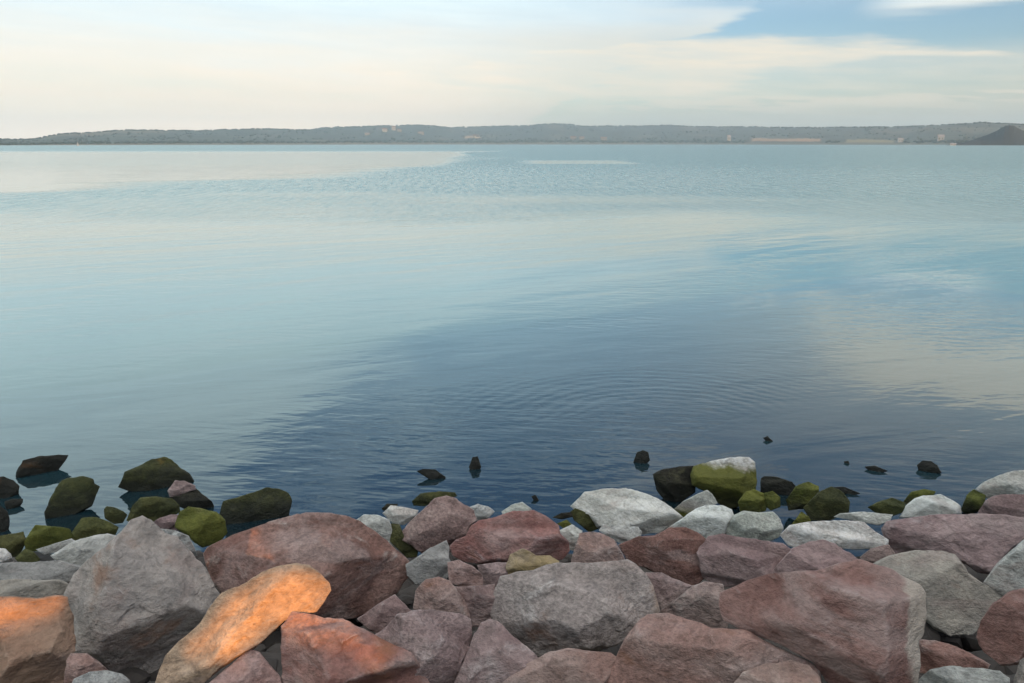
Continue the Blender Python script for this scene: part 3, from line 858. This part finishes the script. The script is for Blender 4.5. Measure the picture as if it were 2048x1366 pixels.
rocks = parse_rocks()
for i, k in enumerate(rocks):
    rnd = random.Random(100 + i)
    k['rnd'] = rnd
    if k['mode'] == 'w':
        # the lower part of these stones is under water
        k['bot'] = k['P'][:, 1].max()
        hh_ = k['bot'] - k['P'][:, 1].min()
        mid_ = k['P'][:, 1].mean()
        k['P'][:, 1] += np.where(k['P'][:, 1] > mid_, .28 * hh_, 0)
        k['t'] *= .5
    c, area = centroid(k['P'])
    k['c'] = c
    th = np.linspace(0, 2 * math.pi, 72, endpoint=False)
    rr = radial(k['P'], c, th)
    k['rr'] = rr
    half = np.minimum(rr, np.roll(rr, 36))
    short = float(np.min((rr + np.roll(rr, 36)) / 2))
    k['short'] = short
    k['hx'] = float(k['P'][:, 0].max() - k['P'][:, 0].min()) / 2
    k['hy'] = float(k['P'][:, 1].max() - k['P'][:, 1].min()) / 2
    k['Tpx'] = (0.60 * short + 0.18 * float(np.mean(rr))) * k['t']
    cr = ray(*c)
    if k['mode'] == 'w':
        g = ground_at(c[0], k['bot'] - .08 * (k['bot'] - k['P'][:, 1].min()), 0.0)
        k['d'] = float((g - CAM_POS) @ cr)
    else:
        k['P'] = k['c'] + (k['P'] - k['c']) * 1.025
        k['rr'] = k['rr'] * 1.025
        # walk along the ray to the surface of the heap
        d = 1.2
        while True:
            p = CAM_POS + cr * d
            if p[2] < mound(p[1]) + 0.06 or d > 9:
                break
            d += 0.01
        gb_ = ground_at(c[0], k['P'][:, 1].max(), 0.0)
        k['d'] = min(d + k['n'], float((gb_ - CAM_POS) @ cr) + .02)
    k['d0'] = k['d']
    k['soft'] = rnd.uniform(.004, .016)
    # facets
    T = 1.0
    pl = []
    if k['label'] in FACETS:
        for nrm, cc in FACETS[k['label']]:
            nv = np.array(nrm, float)
            pl.append((nv / np.linalg.norm(nv), cc))
        extra = 3
    else:
        # a few large flat faces that meet near one corner point
        ax, ay, h0 = rnd.uniform(-.38, .38), rnd.uniform(-.15, .45), rnd.uniform(.72, .92)
        nf_ = rnd.choice((3, 3, 4))
        a0 = rnd.choice((math.pi / 2, math.pi / 2 + .5, math.pi / 2 - .5)) + rnd.uniform(-.25, .25)
        for q in range(nf_):
            an = a0 + q * 2 * math.pi / nf_ + rnd.uniform(-.3, .3)
            sl = rnd.uniform(.30, .75)
            if q == 0:
                sl = rnd.uniform(.6, 1.0)
            nv = np.array([sl * math.cos(an), sl * math.sin(an), 1.0])
            ln = np.linalg.norm(nv)
            pl.append((nv / ln, (h0 + sl * (math.cos(an) * ax + math.sin(an) * ay)) / ln))
        extra = 3
    st = rnd.uniform(0, 6.28)
    for q in range(extra):
        an = st + q * 6.28 / extra + rnd.uniform(-.5, .5)
        zc = rnd.uniform(.35, .75)
        nv = np.array([math.cos(an), math.sin(an), zc])
        pl.append((nv / np.linalg.norm(nv), rnd.uniform(.60, .82)))
    k['pl'] = pl


def front_depth(k, U, V, rho):
    """normalised height of the front surface; U right, V up in units of the outline radius, rho = radius / outline"""
    base = np.clip(1 - rho ** 5.0, 0, 1) ** 0.5
    z = base
    w = k['soft']
    for nv, cc in k['pl']:
        zp = (cc - nv[0] * U - nv[1] * V) / nv[2]
        zp = np.maximum(zp, 0.0)
        h = np.clip(0.5 + 0.5 * (zp - z) / w, 0, 1)
        z = zp + (z - zp) * h - w * h * (1 - h)
        z = np.maximum(z, base * 0.16)
    return np.clip(z, 0, None)


# settle the distances so that every stone covers what it covers in the photograph
ST = 8
GX, GY = np.meshgrid(np.arange(-60, 2108, ST), np.arange(860, 1400, ST))
shape = GX.shape
masks, fr = [], []
for k in rocks:
    mk = inside(k['P'], GX, GY)
    dx, dy = GX - k['c'][0], GY - k['c'][1]
    thg = np.arctan2(dy, dx) % (2 * math.pi)
    ro = np.interp(thg, np.append(np.linspace(0, 2 * math.pi, 72, endpoint=False), 2 * math.pi), np.append(k['rr'], k['rr'][0]))
    rho = np.clip(np.hypot(dx, dy) / np.maximum(ro, 1), 0, 1)
    f = front_depth(k, dx / k['hx'], -dy / k['hy'], rho)
    masks.append(mk)
    fr.append(np.where(mk, f, 0) * k['Tpx'] / FPX)
top = -np.ones(shape, int)
for i, mk in enumerate(masks):
    top[mk] = i
pairs = []
for a in range(len(rocks)):
    ta = top == a
    if not ta.any():
        continue
    for b in range(a):
        ov = ta & masks[b]
        if ov.any():
            pairs.append((a, b, np.argwhere(ov)))
for it in range(60):
    worst = 0
    for a, b, idx in pairs:
        A, B = rocks[a], rocks[b]
        ii = (idx[:, 0], idx[:, 1])
        gap = A['d'] * (1 - fr[a][ii]) - B['d'] * (1 - fr[b][ii])
        v = float(np.max(gap)) + 0.004
        if v > 0:
            worst = max(worst, v)
            fa = A['mode'] != 'w'
            fb = B['mode'] != 'w'
            if fa and fb:
                A['d'] -= v * 0.35
                B['d'] += v * 0.30
            elif fa:
                A['d'] -= v * 0.6
            elif fb:
                B['d'] += v * 0.6
    for k in rocks:
        if k['mode'] != 'w':
            k['d'] += (k['d0'] - k['d']) * 0.015
    if worst < 0.012:
        break
print('settled', it, round(worst, 3), 'max shift', round(max(abs(k['d'] - k['d0']) for k in rocks), 2))


CHIP = .014


def rock_material(k, i):
    rnd = k['rnd']
    m, t, b = new_mat('rock_' + k['pal'])
    c1, c2, c3 = PAL[k['pal']]
    j = [rnd.uniform(.975, 1.025) for _ in range(3)]
    g0 = rnd.uniform(.9, 1.1)
    c1, c2, c3 = [tuple(min(.85, c * q * g0) for c, q in zip(cc, j)) for cc in (c1, c2, c3)]
    tcn = t.new('ShaderNodeTexCoord').outputs['Object']
    off = [rnd.uniform(-50, 50) for _ in range(3)]
    vec = t.mapping(tcn, loc=off, rot=(rnd.uniform(-.6, .6), rnd.uniform(-.6, .6), rnd.uniform(0, 3)), scl=(1, 1, 1.5))
    geo = t.new('ShaderNodeNewGeometry')
    zpos = t.sep(geo.outputs['Position'])[2]
    nl = t.noise(vec, 3.2, 4.0, 0.65)
    nm = t.noise(vec, 11.0, 4.0, 0.65)
    nf = t.noise(vec, rnd.uniform(35, 80), 3.0, 0.75)
    npch = t.noise(t.mapping(vec, loc=(9, 4, 2)), 5.0, 6.0, 0.62, 0.5)
    col = t.mix(t.ss(nl, .36, .64), c1, c2)
    col = t.mix(t.ss(npch, .66 - .22 * k['p'], .80 - .16 * k['p']), col, c3)
    col = t.mix(t.mul(t.ss(nm, .58, .38), .45), col, tuple(c * .55 for c in c1))
    nv_ = t.noise(t.mapping(vec, loc=(14, 2, 7), scl=(1, 1, 2.2)), 2.0, 4.0, 0.6, 0.8)
    if k['pal'] not in ('algae', 'moss', 'dark'):
        col = t.mix(t.mul(t.ss(nv_, .50, .64), .42), col, (0.40, 0.32, 0.295) if k['pal'] in ('pink', 'red', 'rose', 'mauve', 'slab', 'ochre') else (0.33, 0.25, 0.22))
        vc = t.new('ShaderNodeTexVoronoi', feature='DISTANCE_TO_EDGE')
        t.put(vc.inputs['Vector'], t.mapping(vec, scl=(1, 1, 1.6)))
        vc.inputs['Scale'].default_value = 4.0
        crack = t.mul(t.ss(t.add(vc.outputs['Distance'], t.mul(t.sub(nm, .5), .12)), .035, .0), t.ss(nl, .45, .6))
        col = t.mix(t.mul(crack, .3), col, (0.05, 0.04, 0.035))
    # grain
    col = t.mix(rnd.uniform(.25, .65), col, t.mix(t.ss(nf, .25, .75), (0.22, 0.22, 0.22), (0.80, 0.80, 0.80)), 'OVERLAY')
    if k['pal'] in ('pink', 'grey', 'slab', 'rose') or 'rusty' in k['label']:
        nr = t.noise(t.mapping(vec, loc=(1, 8, 5)), 4.0, 5.0, 0.6)
        col = t.mix(t.mul(t.ss(nr, .58, .72), .5), col, (0.30, 0.13, 0.06))
    if k['r'] is not None:
        # a face of another colour on the right of the stone
        ox_ = t.sep(tcn)[0]
        hw_ = (k['P'][:, 0].max() - k['c'][0]) * k['d'] / FPX
        sd_ = t.ss(t.add(ox_, t.mul(t.sub(npch, .5), hw_ * .5), t.mul(t.sub(nm, .5), hw_ * .2)), hw_ * (k['r'] - .06), hw_ * (k['r'] + .06))
        col = t.mix(t.mul(sd_, .85 if k['pal'] == 'red' else .6), col, t.mix(nl, (0.40, 0.34, 0.28), (0.50, 0.45, 0.39)) if k['pal'] == 'red' else t.mix(nl, (0.36, 0.21, 0.12), (0.46, 0.35, 0.28)))
    # worn edges
    wear = t.ss(geo.outputs['Pointiness'], .515, .57)
    if k['pal'] not in ('algae', 'moss', 'dark'):
        col = t.mix(t.mul(wear, .35), col, tuple(min(.7, c * 1.25) for c in c3))
    rough = .85
    # algae and wet stone near the water
    if k['pal'] in ('algae', 'moss', 'dark'):
        wet = t.ss(t.add(zpos, t.mul(t.sub(nm, .5), .16)), .20, .02)
        col = t.mix(t.mul(wet, .88), col, (0.010, 0.011, 0.008))
        rough = t.m('MULTIPLY_ADD', wet, -.35, .9)
    else:
        lev = k['a'] if k['a'] is not None else .03
        if k['f'] is not None:
            zb_ = (CAM_POS + ray(k['c'][0], k['P'][:, 1].max()) * k['d'])[2]
            zt_ = (CAM_POS + ray(k['c'][0], k['P'][:, 1].min()) * k['d'])[2]
            lev = zb_ + k['f'] * (zt_ - zb_)
            k['a'] = lev
        zz_ = t.add(zpos, t.mul(t.sub(npch, .5), .20 if k['a'] else .12))
        alg = t.ss(zz_, lev + .035, lev - .035)
        acol = t.mix(nm, (0.05, 0.055, 0.012), (0.17, 0.165, 0.035))
        col = t.mix(alg, col, acol)
        wet = t.ss(zz_, lev * .5 + .01, lev * .5 - .10)
        col = t.mix(t.mul(wet, .8), col, (0.014, 0.015, 0.010))
    t.put(b.inputs['Base Color'], col)
    t.put(b.inputs['Roughness'], rough)
    b.inputs['Specular IOR Level'].default_value = .3
    vb = t.new('ShaderNodeTexVoronoi')
    vsc = t.mapping(vec, scl=(13, 13, 13))
    t.put(vb.inputs['Vector'], vsc)
    vb.inputs['Scale'].default_value = 1.0
    sb = t.new('ShaderNodeVectorMath', operation='SUBTRACT')
    t.put(sb.inputs[0], vsc)
    t.put(sb.inputs[1], vb.outputs['Position'])
    cb = t.new('ShaderNodeVectorMath', operation='SUBTRACT')
    t.put(cb.inputs[0], vb.outputs['Color'])
    cb.inputs[1].default_value = (.5, .5, .5)
    dp = t.new('ShaderNodeVectorMath', operation='DOT_PRODUCT')
    t.put(dp.inputs[0], sb.outputs[0])
    t.put(dp.inputs[1], cb.outputs[0])
    hgt = t.add(t.mul(nm, .018), t.mul(nf, .010), t.mul(dp.outputs['Value'], CHIP if k['pal'] not in ('algae', 'moss', 'dark') else .016), t.mul(t.ss(npch, .5, .7), .008))
    bp = t.new('ShaderNodeBump')
    bp.inputs['Strength'].default_value = .9
    bp.inputs['Distance'].default_value = 1.0
    t.put(bp.inputs['Height'], hgt)
    t.l.new(bp.outputs[0], b.inputs['Normal'])
    return m


def build_rock(k, i):
    rnd = k['rnd']
    c, d = k['c'], k['d']
    size_px = float(np.mean(k['rr']))
    NA = 40 if size_px < 20 else (64 if size_px < 55 else 112)
    NR = 8 if size_px < 20 else (16 if size_px < 55 else 30)
    NB = max(4, NR // 2)
    th = np.linspace(0, 2 * math.pi, NA, endpoint=False)
    for px_ in k['P']:                          # keep the traced corners
        av = math.atan2(px_[1] - c[1], px_[0] - c[0]) % (2 * math.pi)
        jj = int(round(av / (2 * math.pi) * NA)) % NA
        th[jj] = av if jj else (av if av < 3 else av - 2 * math.pi)
    rr = radial(k['P'], c, th)
    f = ray(*c)
    rt = np.cross(f, np.array([0, 0, 1.0]))
    rt /= np.linalg.norm(rt)
    up = np.cross(rt, f)
    ctr = CAM_POS + f * d
    # outline on the plane through the centre, square to the line of sight
    ol = []
    for a, r_ in zip(th, rr):
        q = ray(c[0] + r_ * math.cos(a), c[1] + r_ * math.sin(a))
        w = CAM_POS + q * (d / float(q @ f)) - ctr
        ol.append((float(w @ rt), float(w @ up)))
    ol = np.array(ol)
    T = k['Tpx'] * d / FPX
    s = size_px * d / FPX
    rows = []
    ph_f = [math.pi / 2 * (q / NR) for q in range(NR + 1)]
    hx_, hy_ = k['hx'] * d / FPX, k['hy'] * d / FPX
    cu_, su_ = ol[:, 0] / hx_, ol[:, 1] / hy_
    for q in range(NR, 0, -1):                 # outline (rho=1) ... towards the front pole
        rho = math.sin(ph_f[q])
        z = front_depth(k, rho * cu_, rho * su_, np.full(NA, rho)) * T
        rows.append(np.column_stack([ol * rho, z]))
    pole_f = np.array([0, 0, float(front_depth(k, np.array([0.]), np.array([0.]), np.array([0.]))[0]) * T])
    back = []
    for q in range(1, NB):
        ph = math.pi / 2 * q / NB
        rho = math.cos(ph)
        back.append(np.column_stack([ol * rho, np.full(NA, -math.sin(ph) * T * .85)]))
    pole_b = np.array([0, 0, -T * .85])
    rings = back[::-1] + rows                   # from back to front
    pts = np.vstack([pole_b[None]] + rings + [pole_f[None]])
    # uneven surface
    off = Vector((rnd.uniform(-40, 40), rnd.uniform(-40, 40), rnd.uniform(-40, 40)))
    cen = np.array([0, 0, 0.05 * T])
    a1, a2, a3 = .028 * s, .018 * s, .013 * s
    newp = []
    for p in pts:
        v = Vector(p)
        n1 = noise.noise(v * (1.5 / s) + off)
        n2 = noise.noise(v * (4.2 / s) + off)
        n3 = noise.noise(v * (11.0 / s) + off)
        dd_, pp_ = noise.voronoi(v * (2.1 / s) + off)
        q_ = pp_[0]
        cr_ = Vector((noise.noise(q_ * 7.31), noise.noise(q_ * 5.17 + off), noise.noise(q_ * 6.43 - off)))
        chip = cr_.dot(v * (2.1 / s) + off - q_)
        rg = 1 - abs(noise.noise(v * (2.6 / s) - off)) * 2
        dr = Vector((p[0], p[1], p[2] * (s / T) * .8))
        if dr.length < 1e-6:
            dr = Vector((0, 0, 1))
        dr.normalize()
        newp.append(v + dr * (a1 * n1 + a2 * n2 + a3 * n3 + .05 * s * chip + .022 * s * min(0, rg - .1)))
    M = np.column_stack([rt, up, -f])
    W = (M @ np.array([tuple(v) for v in newp]).T).T
    n = len(W)
    faces = [(0, 1 + (j + 1) % NA, 1 + j) for j in range(NA)]
    for q in range(len(rings) - 1):
        o = 1 + q * NA
        for j in range(NA):
            faces.append((o + j, o + (j + 1) % NA, o + NA + (j + 1) % NA, o + NA + j))
    o = 1 + (len(rings) - 1) * NA
    faces += [(o + j, o + (j + 1) % NA, n - 1) for j in range(NA)]
    faces = [q[::-1] for q in faces]
    big = size_px > 50
    ob = link_mesh('boulder' if big else 'stone', W, faces, rock_material(k, i), loc=ctr)
    tag(ob, k['label'], 'boulder' if big else 'stone',
        'stones standing in the shallow water' if k['mode'] == 'w' else ('boulders of the stone bank' if big else 'small stones of the bank'))
    return ob


rock_obs = [build_rock(k, i) for i, k in enumerate(rocks)]


def build_rubble():
    """small broken stone packed under and between the boulders"""
    rnd = random.Random(12)
    bm = bmesh.new()
    bmesh.ops.create_icosphere(bm, subdivisions=2, radius=1.0)
    base = [Vector(v.co) for v in bm.verts]
    bf = [tuple(v.index for v in f.verts) for f in bm.faces]
    bm.free()
    verts, faces = [], []
    for _ in range(1700):
        y = rnd.uniform(1.2, 4.3)
        x = rnd.uniform(-1.1, 1.1) * (y * .68 + .5)
        r_ = rnd.uniform(.035, .11)
        z = max(mound(y) - .24, .0) + rnd.uniform(-.06, .05)
        off = Vector((rnd.uniform(-90, 90), rnd.uniform(-90, 90), rnd.uniform(-90, 90)))
        sc_ = Vector((rnd.uniform(.8, 1.4), rnd.uniform(.8, 1.4), rnd.uniform(.5, .9))) * r_
        o = len(verts)
        for v in base:
            q = v * (1 + .35 * noise.noise(v * 1.3 + off))
            verts.append((x + q.x * sc_.x, y + q.y * sc_.y, z + q.z * sc_.z))
        faces += [tuple(o + w for w in f) for f in bf]
    o = link_mesh('rubble', verts, faces, simple_mat('rubble_shade_dark', (.062, .053, .047), .95, .85, 9.0), smooth=False)  # shade between the boulders is put into this dark stone colour
    tag(o, 'broken rubble in the gaps between the boulders, shade painted into its colour', 'rubble', kind='stuff')


build_rubble()
# ------------------------------------------------------------------ added sun blocker, unseen behind the viewer, that shades the bank
HS = Vector((math.sin(SUN_AZ), -math.cos(SUN_AZ), 0))       # horizontal direction to the sun
HU = Vector((math.cos(SUN_AZ), math.sin(SUN_AZ), 0))        # along the blocker
TE = math.tan(SUN_EL)
HD = 6.0                                                  # metres from the origin to the blocker


def to_blocker(p):
    p = Vector(p)
    along = HD - p.dot(HS)
    return p.dot(HU), p.z + along * TE


bpy.context.view_layer.update()
DG = bpy.context.evaluated_depsgraph_get()


def lit_points(name, pts, margin):
    """where the sunlight that falls on this part of a stone has to pass the blocker"""
    P = np.array(pts, float)
    gx_, gy_ = np.meshgrid(np.arange(P[:, 0].min(), P[:, 0].max(), 7), np.arange(P[:, 1].min(), P[:, 1].max(), 7))
    mk = inside(P, gx_, gy_)
    res = []
    for x, y in zip(gx_[mk], gy_[mk]):
        ok, loc, nrm, _, ob, _ = scene.ray_cast(DG, Vector(CAM_POS), Vector(ray(x, y)))
        if not ok or ob.get('label') != name or nrm.dot(S) < .02:
            continue
        if scene.ray_cast(DG, loc + nrm * .004 + S * .01, S)[0]:
            continue                                        # already in another stone's shadow
        res.append(to_blocker(loc))
    print('sunlit', name[:12], len(res), mk.sum())
    return np.array(res).reshape(-1, 2), margin


SLB = 'long tilted slab glowing orange in the low sun'
RED = 'dappled red boulder at the bottom right of the sunlit slab'
LLC = 'sunlit pink boulder in the lower left corner'
LIT = [lit_points(*q) for q in (
    (SLB, [(370, 1322), (440, 1340), (520, 1290), (600, 1228), (640, 1225), (660, 1180), (640, 1155), (590, 1147), (545, 1156), (490, 1192), (450, 1225), (410, 1268), (375, 1300)], .07),
    (LLC, [(0, 1190), (75, 1195), (140, 1190), (140, 1215), (75, 1240), (30, 1262), (0, 1266)], .075),
    (RED, [(700, 1255), (740, 1262), (790, 1292), (845, 1325), (845, 1350), (770, 1352), (700, 1340)], .03),
    (RED, [(590, 1290), (650, 1270), (690, 1290), (690, 1320), (600, 1325)], .015),
    ('big red boulder with pale right side at the lower right', [(1690, 1112), (1740, 1138), (1800, 1165), (1830, 1195), (1830, 1225), (1800, 1220), (1790, 1185), (1740, 1158), (1690, 1130)], .016))]
# spots that stay in shade
KEEP_DARK = [lit_points(*q)[0] for q in (
    ('large dark red boulder behind the sunlit slab', [(410, 1100), (500, 1040), (680, 1025), (820, 1120), (760, 1200), (660, 1150), (590, 1125), (480, 1165), (430, 1170)], 0),
    ('large grey peaked boulder at the left', [(150, 1180), (280, 1040), (430, 1190), (330, 1320), (200, 1300)], 0),
    ('large mauve-grey boulder below the small pink dome', [(780, 1250), (880, 1225), (940, 1260), (900, 1340), (860, 1300)], 0))]
KEEP_DARK = np.vstack(KEEP_DARK)


def build_sun_blocker():
    """added leafy screen out of view; its openings are cut to match the sunlit patches"""
    allp = np.vstack([q for q, _ in LIT if len(q)])
    ua, ub = allp[:, 0].min() - .2, allp[:, 0].max() + .2
    za, zb = allp[:, 1].min() - .2, allp[:, 1].max() + .2
    us = [-6, -4, -3, -2, -1.5] + [round(ua + .03 * i, 3) for i in range(int((ub - ua) / .03) + 1)] + [3.2, 3.8, 4.5, 5.5, 6.5, 8, 10, 12, 14]
    us = sorted(set(us))
    zs = sorted(set([.3, .9, 1.4] + [round(za + .03 * i, 3) for i in range(int((zb - za) / .03) + 1)] + [3.0, 3.2, 3.35]))

    def hole(u, z):
        dk = ((KEEP_DARK[:, 0] - u) ** 2 + (KEEP_DARK[:, 1] - z) ** 2).min() ** .5 if len(KEEP_DARK) else 9
        for q, mg in LIT:
            if len(q):
                ds = ((q[:, 0] - u) ** 2 + (q[:, 1] - z) ** 2).min() ** .5
                if ds < mg and (ds < .045 or ds < dk):
                    return True
        return False
    mat, t, b = new_mat('blocker_leaves')
    n = t.noise(t.new('ShaderNodeTexCoord').outputs['Object'], 14.0, 4.0, .6)
    t.put(b.inputs['Base Color'], t.mix(n, (.02, .035, .012), (.08, .11, .035)))
    b.inputs['Roughness'].default_value = .8
    e = bpy.data.objects.new('sun_blocker', None)
    C.objects.link(e)
    base = HS * HD
    e.location = (base.x, base.y, .5)
    nu, nz = len(us), len(zs)
    verts, faces, leaf_at = [], [], []
    for side in (-.35, .35):
        for z in zs:
            for u in us:
                bulge = .10 * noise.noise(Vector((u * 1.1, z * 1.1, side * 9))) + .05 * noise.noise(Vector((u * 4, z * 4, side * 9)))
                p = HU * u + HS * (side + bulge * (1 if side > 0 else -1))
                verts.append((p.x, p.y, z - .5))
    keep = {}
    for j in range(nz - 1):
        for i in range(nu - 1):
            keep[i, j] = not hole((us[i] + us[i + 1]) / 2, (zs[j] + zs[j + 1]) / 2)
    off = nu * nz
    for (i, j), kp in keep.items():
        if not kp:
            continue
        a, b_, c_, d_ = j * nu + i, j * nu + i + 1, (j + 1) * nu + i + 1, (j + 1) * nu + i
        faces.append((a, d_, c_, b_))
        faces.append((off + a, off + b_, off + c_, off + d_))
        for (di, dj, p, q) in ((-1, 0, d_, a), (1, 0, b_, c_), (0, -1, a, b_), (0, 1, c_, d_)):
            if not keep.get((i + di, j + dj), False):
                faces.append((p, q, off + q, off + p))
    link_mesh('blocker_foliage', verts, faces, mat, e, smooth=False)
    rnd = random.Random(3)
    lv, lf = [], []
    for _ in range(5000):
        u, z = rnd.uniform(-6, 14), rnd.uniform(.35, 3.3)
        if ua < u < ub and za < z < zb:
            continue
        sd = rnd.choice((-1, 1)) * rnd.uniform(.38, .5)
        p = HU * u + HS * sd
        p.z = z - .5
        a = Vector((rnd.gauss(0, 1), rnd.gauss(0, 1), rnd.gauss(0, 1))).normalized() * .05
        c_ = a.cross(Vector((rnd.gauss(0, 1), rnd.gauss(0, 1), rnd.gauss(0, 1)))).normalized() * .022
        o = len(lv)
        lv += [p - a, p + c_, p + a, p - c_]
        lf.append((o, o + 1, o + 2, o + 3))
    o = link_mesh('blocker_leaf', lv, lf, mat, e, smooth=False)
    tag(o, kind='stuff')
    bark = simple_mat('blocker_bark', (.10, .075, .055), .9, .3, 8.0)
    for q in range(12):
        u = -4.5 + q * 1.6
        p = HU * u
        vv, ff = [], []
        for z, r_ in ((-.1, .08), (.9, .06), (1.4, .05)):
            vv += [(p.x + r_ * math.cos(w * 1.047), p.y + r_ * math.sin(w * 1.047), z) for w in range(6)]
        for s_ in range(2):
            ff += [(s_ * 6 + w, s_ * 6 + (w + 1) % 6, s_ * 6 + 6 + (w + 1) % 6, s_ * 6 + 6 + w) for w in range(6)]
        link_mesh('blocker_stem', vv, ff, bark, e)
    tag(e, 'leafy sun blocker added out of view behind the viewer to shade the bank', 'sun_blocker')


build_sun_blocker()


# ------------------------------------------------------------------ haze over the lake
def build_haze():
    x, y0, y1, z0, z1 = 5400.0, -140.0, 6700.0, -8.0, 215.0
    v = [(-x, y0, z0), (x, y0, z0), (x, y1, z0), (-x, y1, z0), (-x, y0, z1), (x, y0, z1), (x, y1, z1), (-x, y1, z1)]
    f = [(0, 3, 2, 1), (4, 5, 6, 7), (0, 1, 5, 4), (1, 2, 6, 5), (2, 3, 7, 6), (3, 0, 4, 7)]
    m = bpy.data.materials.new('haze_air')
    m.use_nodes = True
    t = NT(m.node_tree)
    t.n.clear()
    o = t.new('ShaderNodeOutputMaterial')
    pv = t.new('ShaderNodeVolumePrincipled')
    pv.inputs['Color'].default_value = (0.74, 0.90, 1.0, 1)
    pv.inputs['Density'].default_value = 1.45e-4
    pv.inputs['Anisotropy'].default_value = 0.6
    pv.inputs['Density Attribute'].default_value = ''
    pv.inputs['Temperature Attribute'].default_value = ''
    m.cycles.homogeneous_volume = True
    t.l.new(pv.outputs[0], o.inputs['Volume'])
    ob = link_mesh('haze', v, f, m, smooth=False)
    tag(ob, 'pale blue evening haze over the lake and far hills', 'haze', kind='stuff')


build_haze()
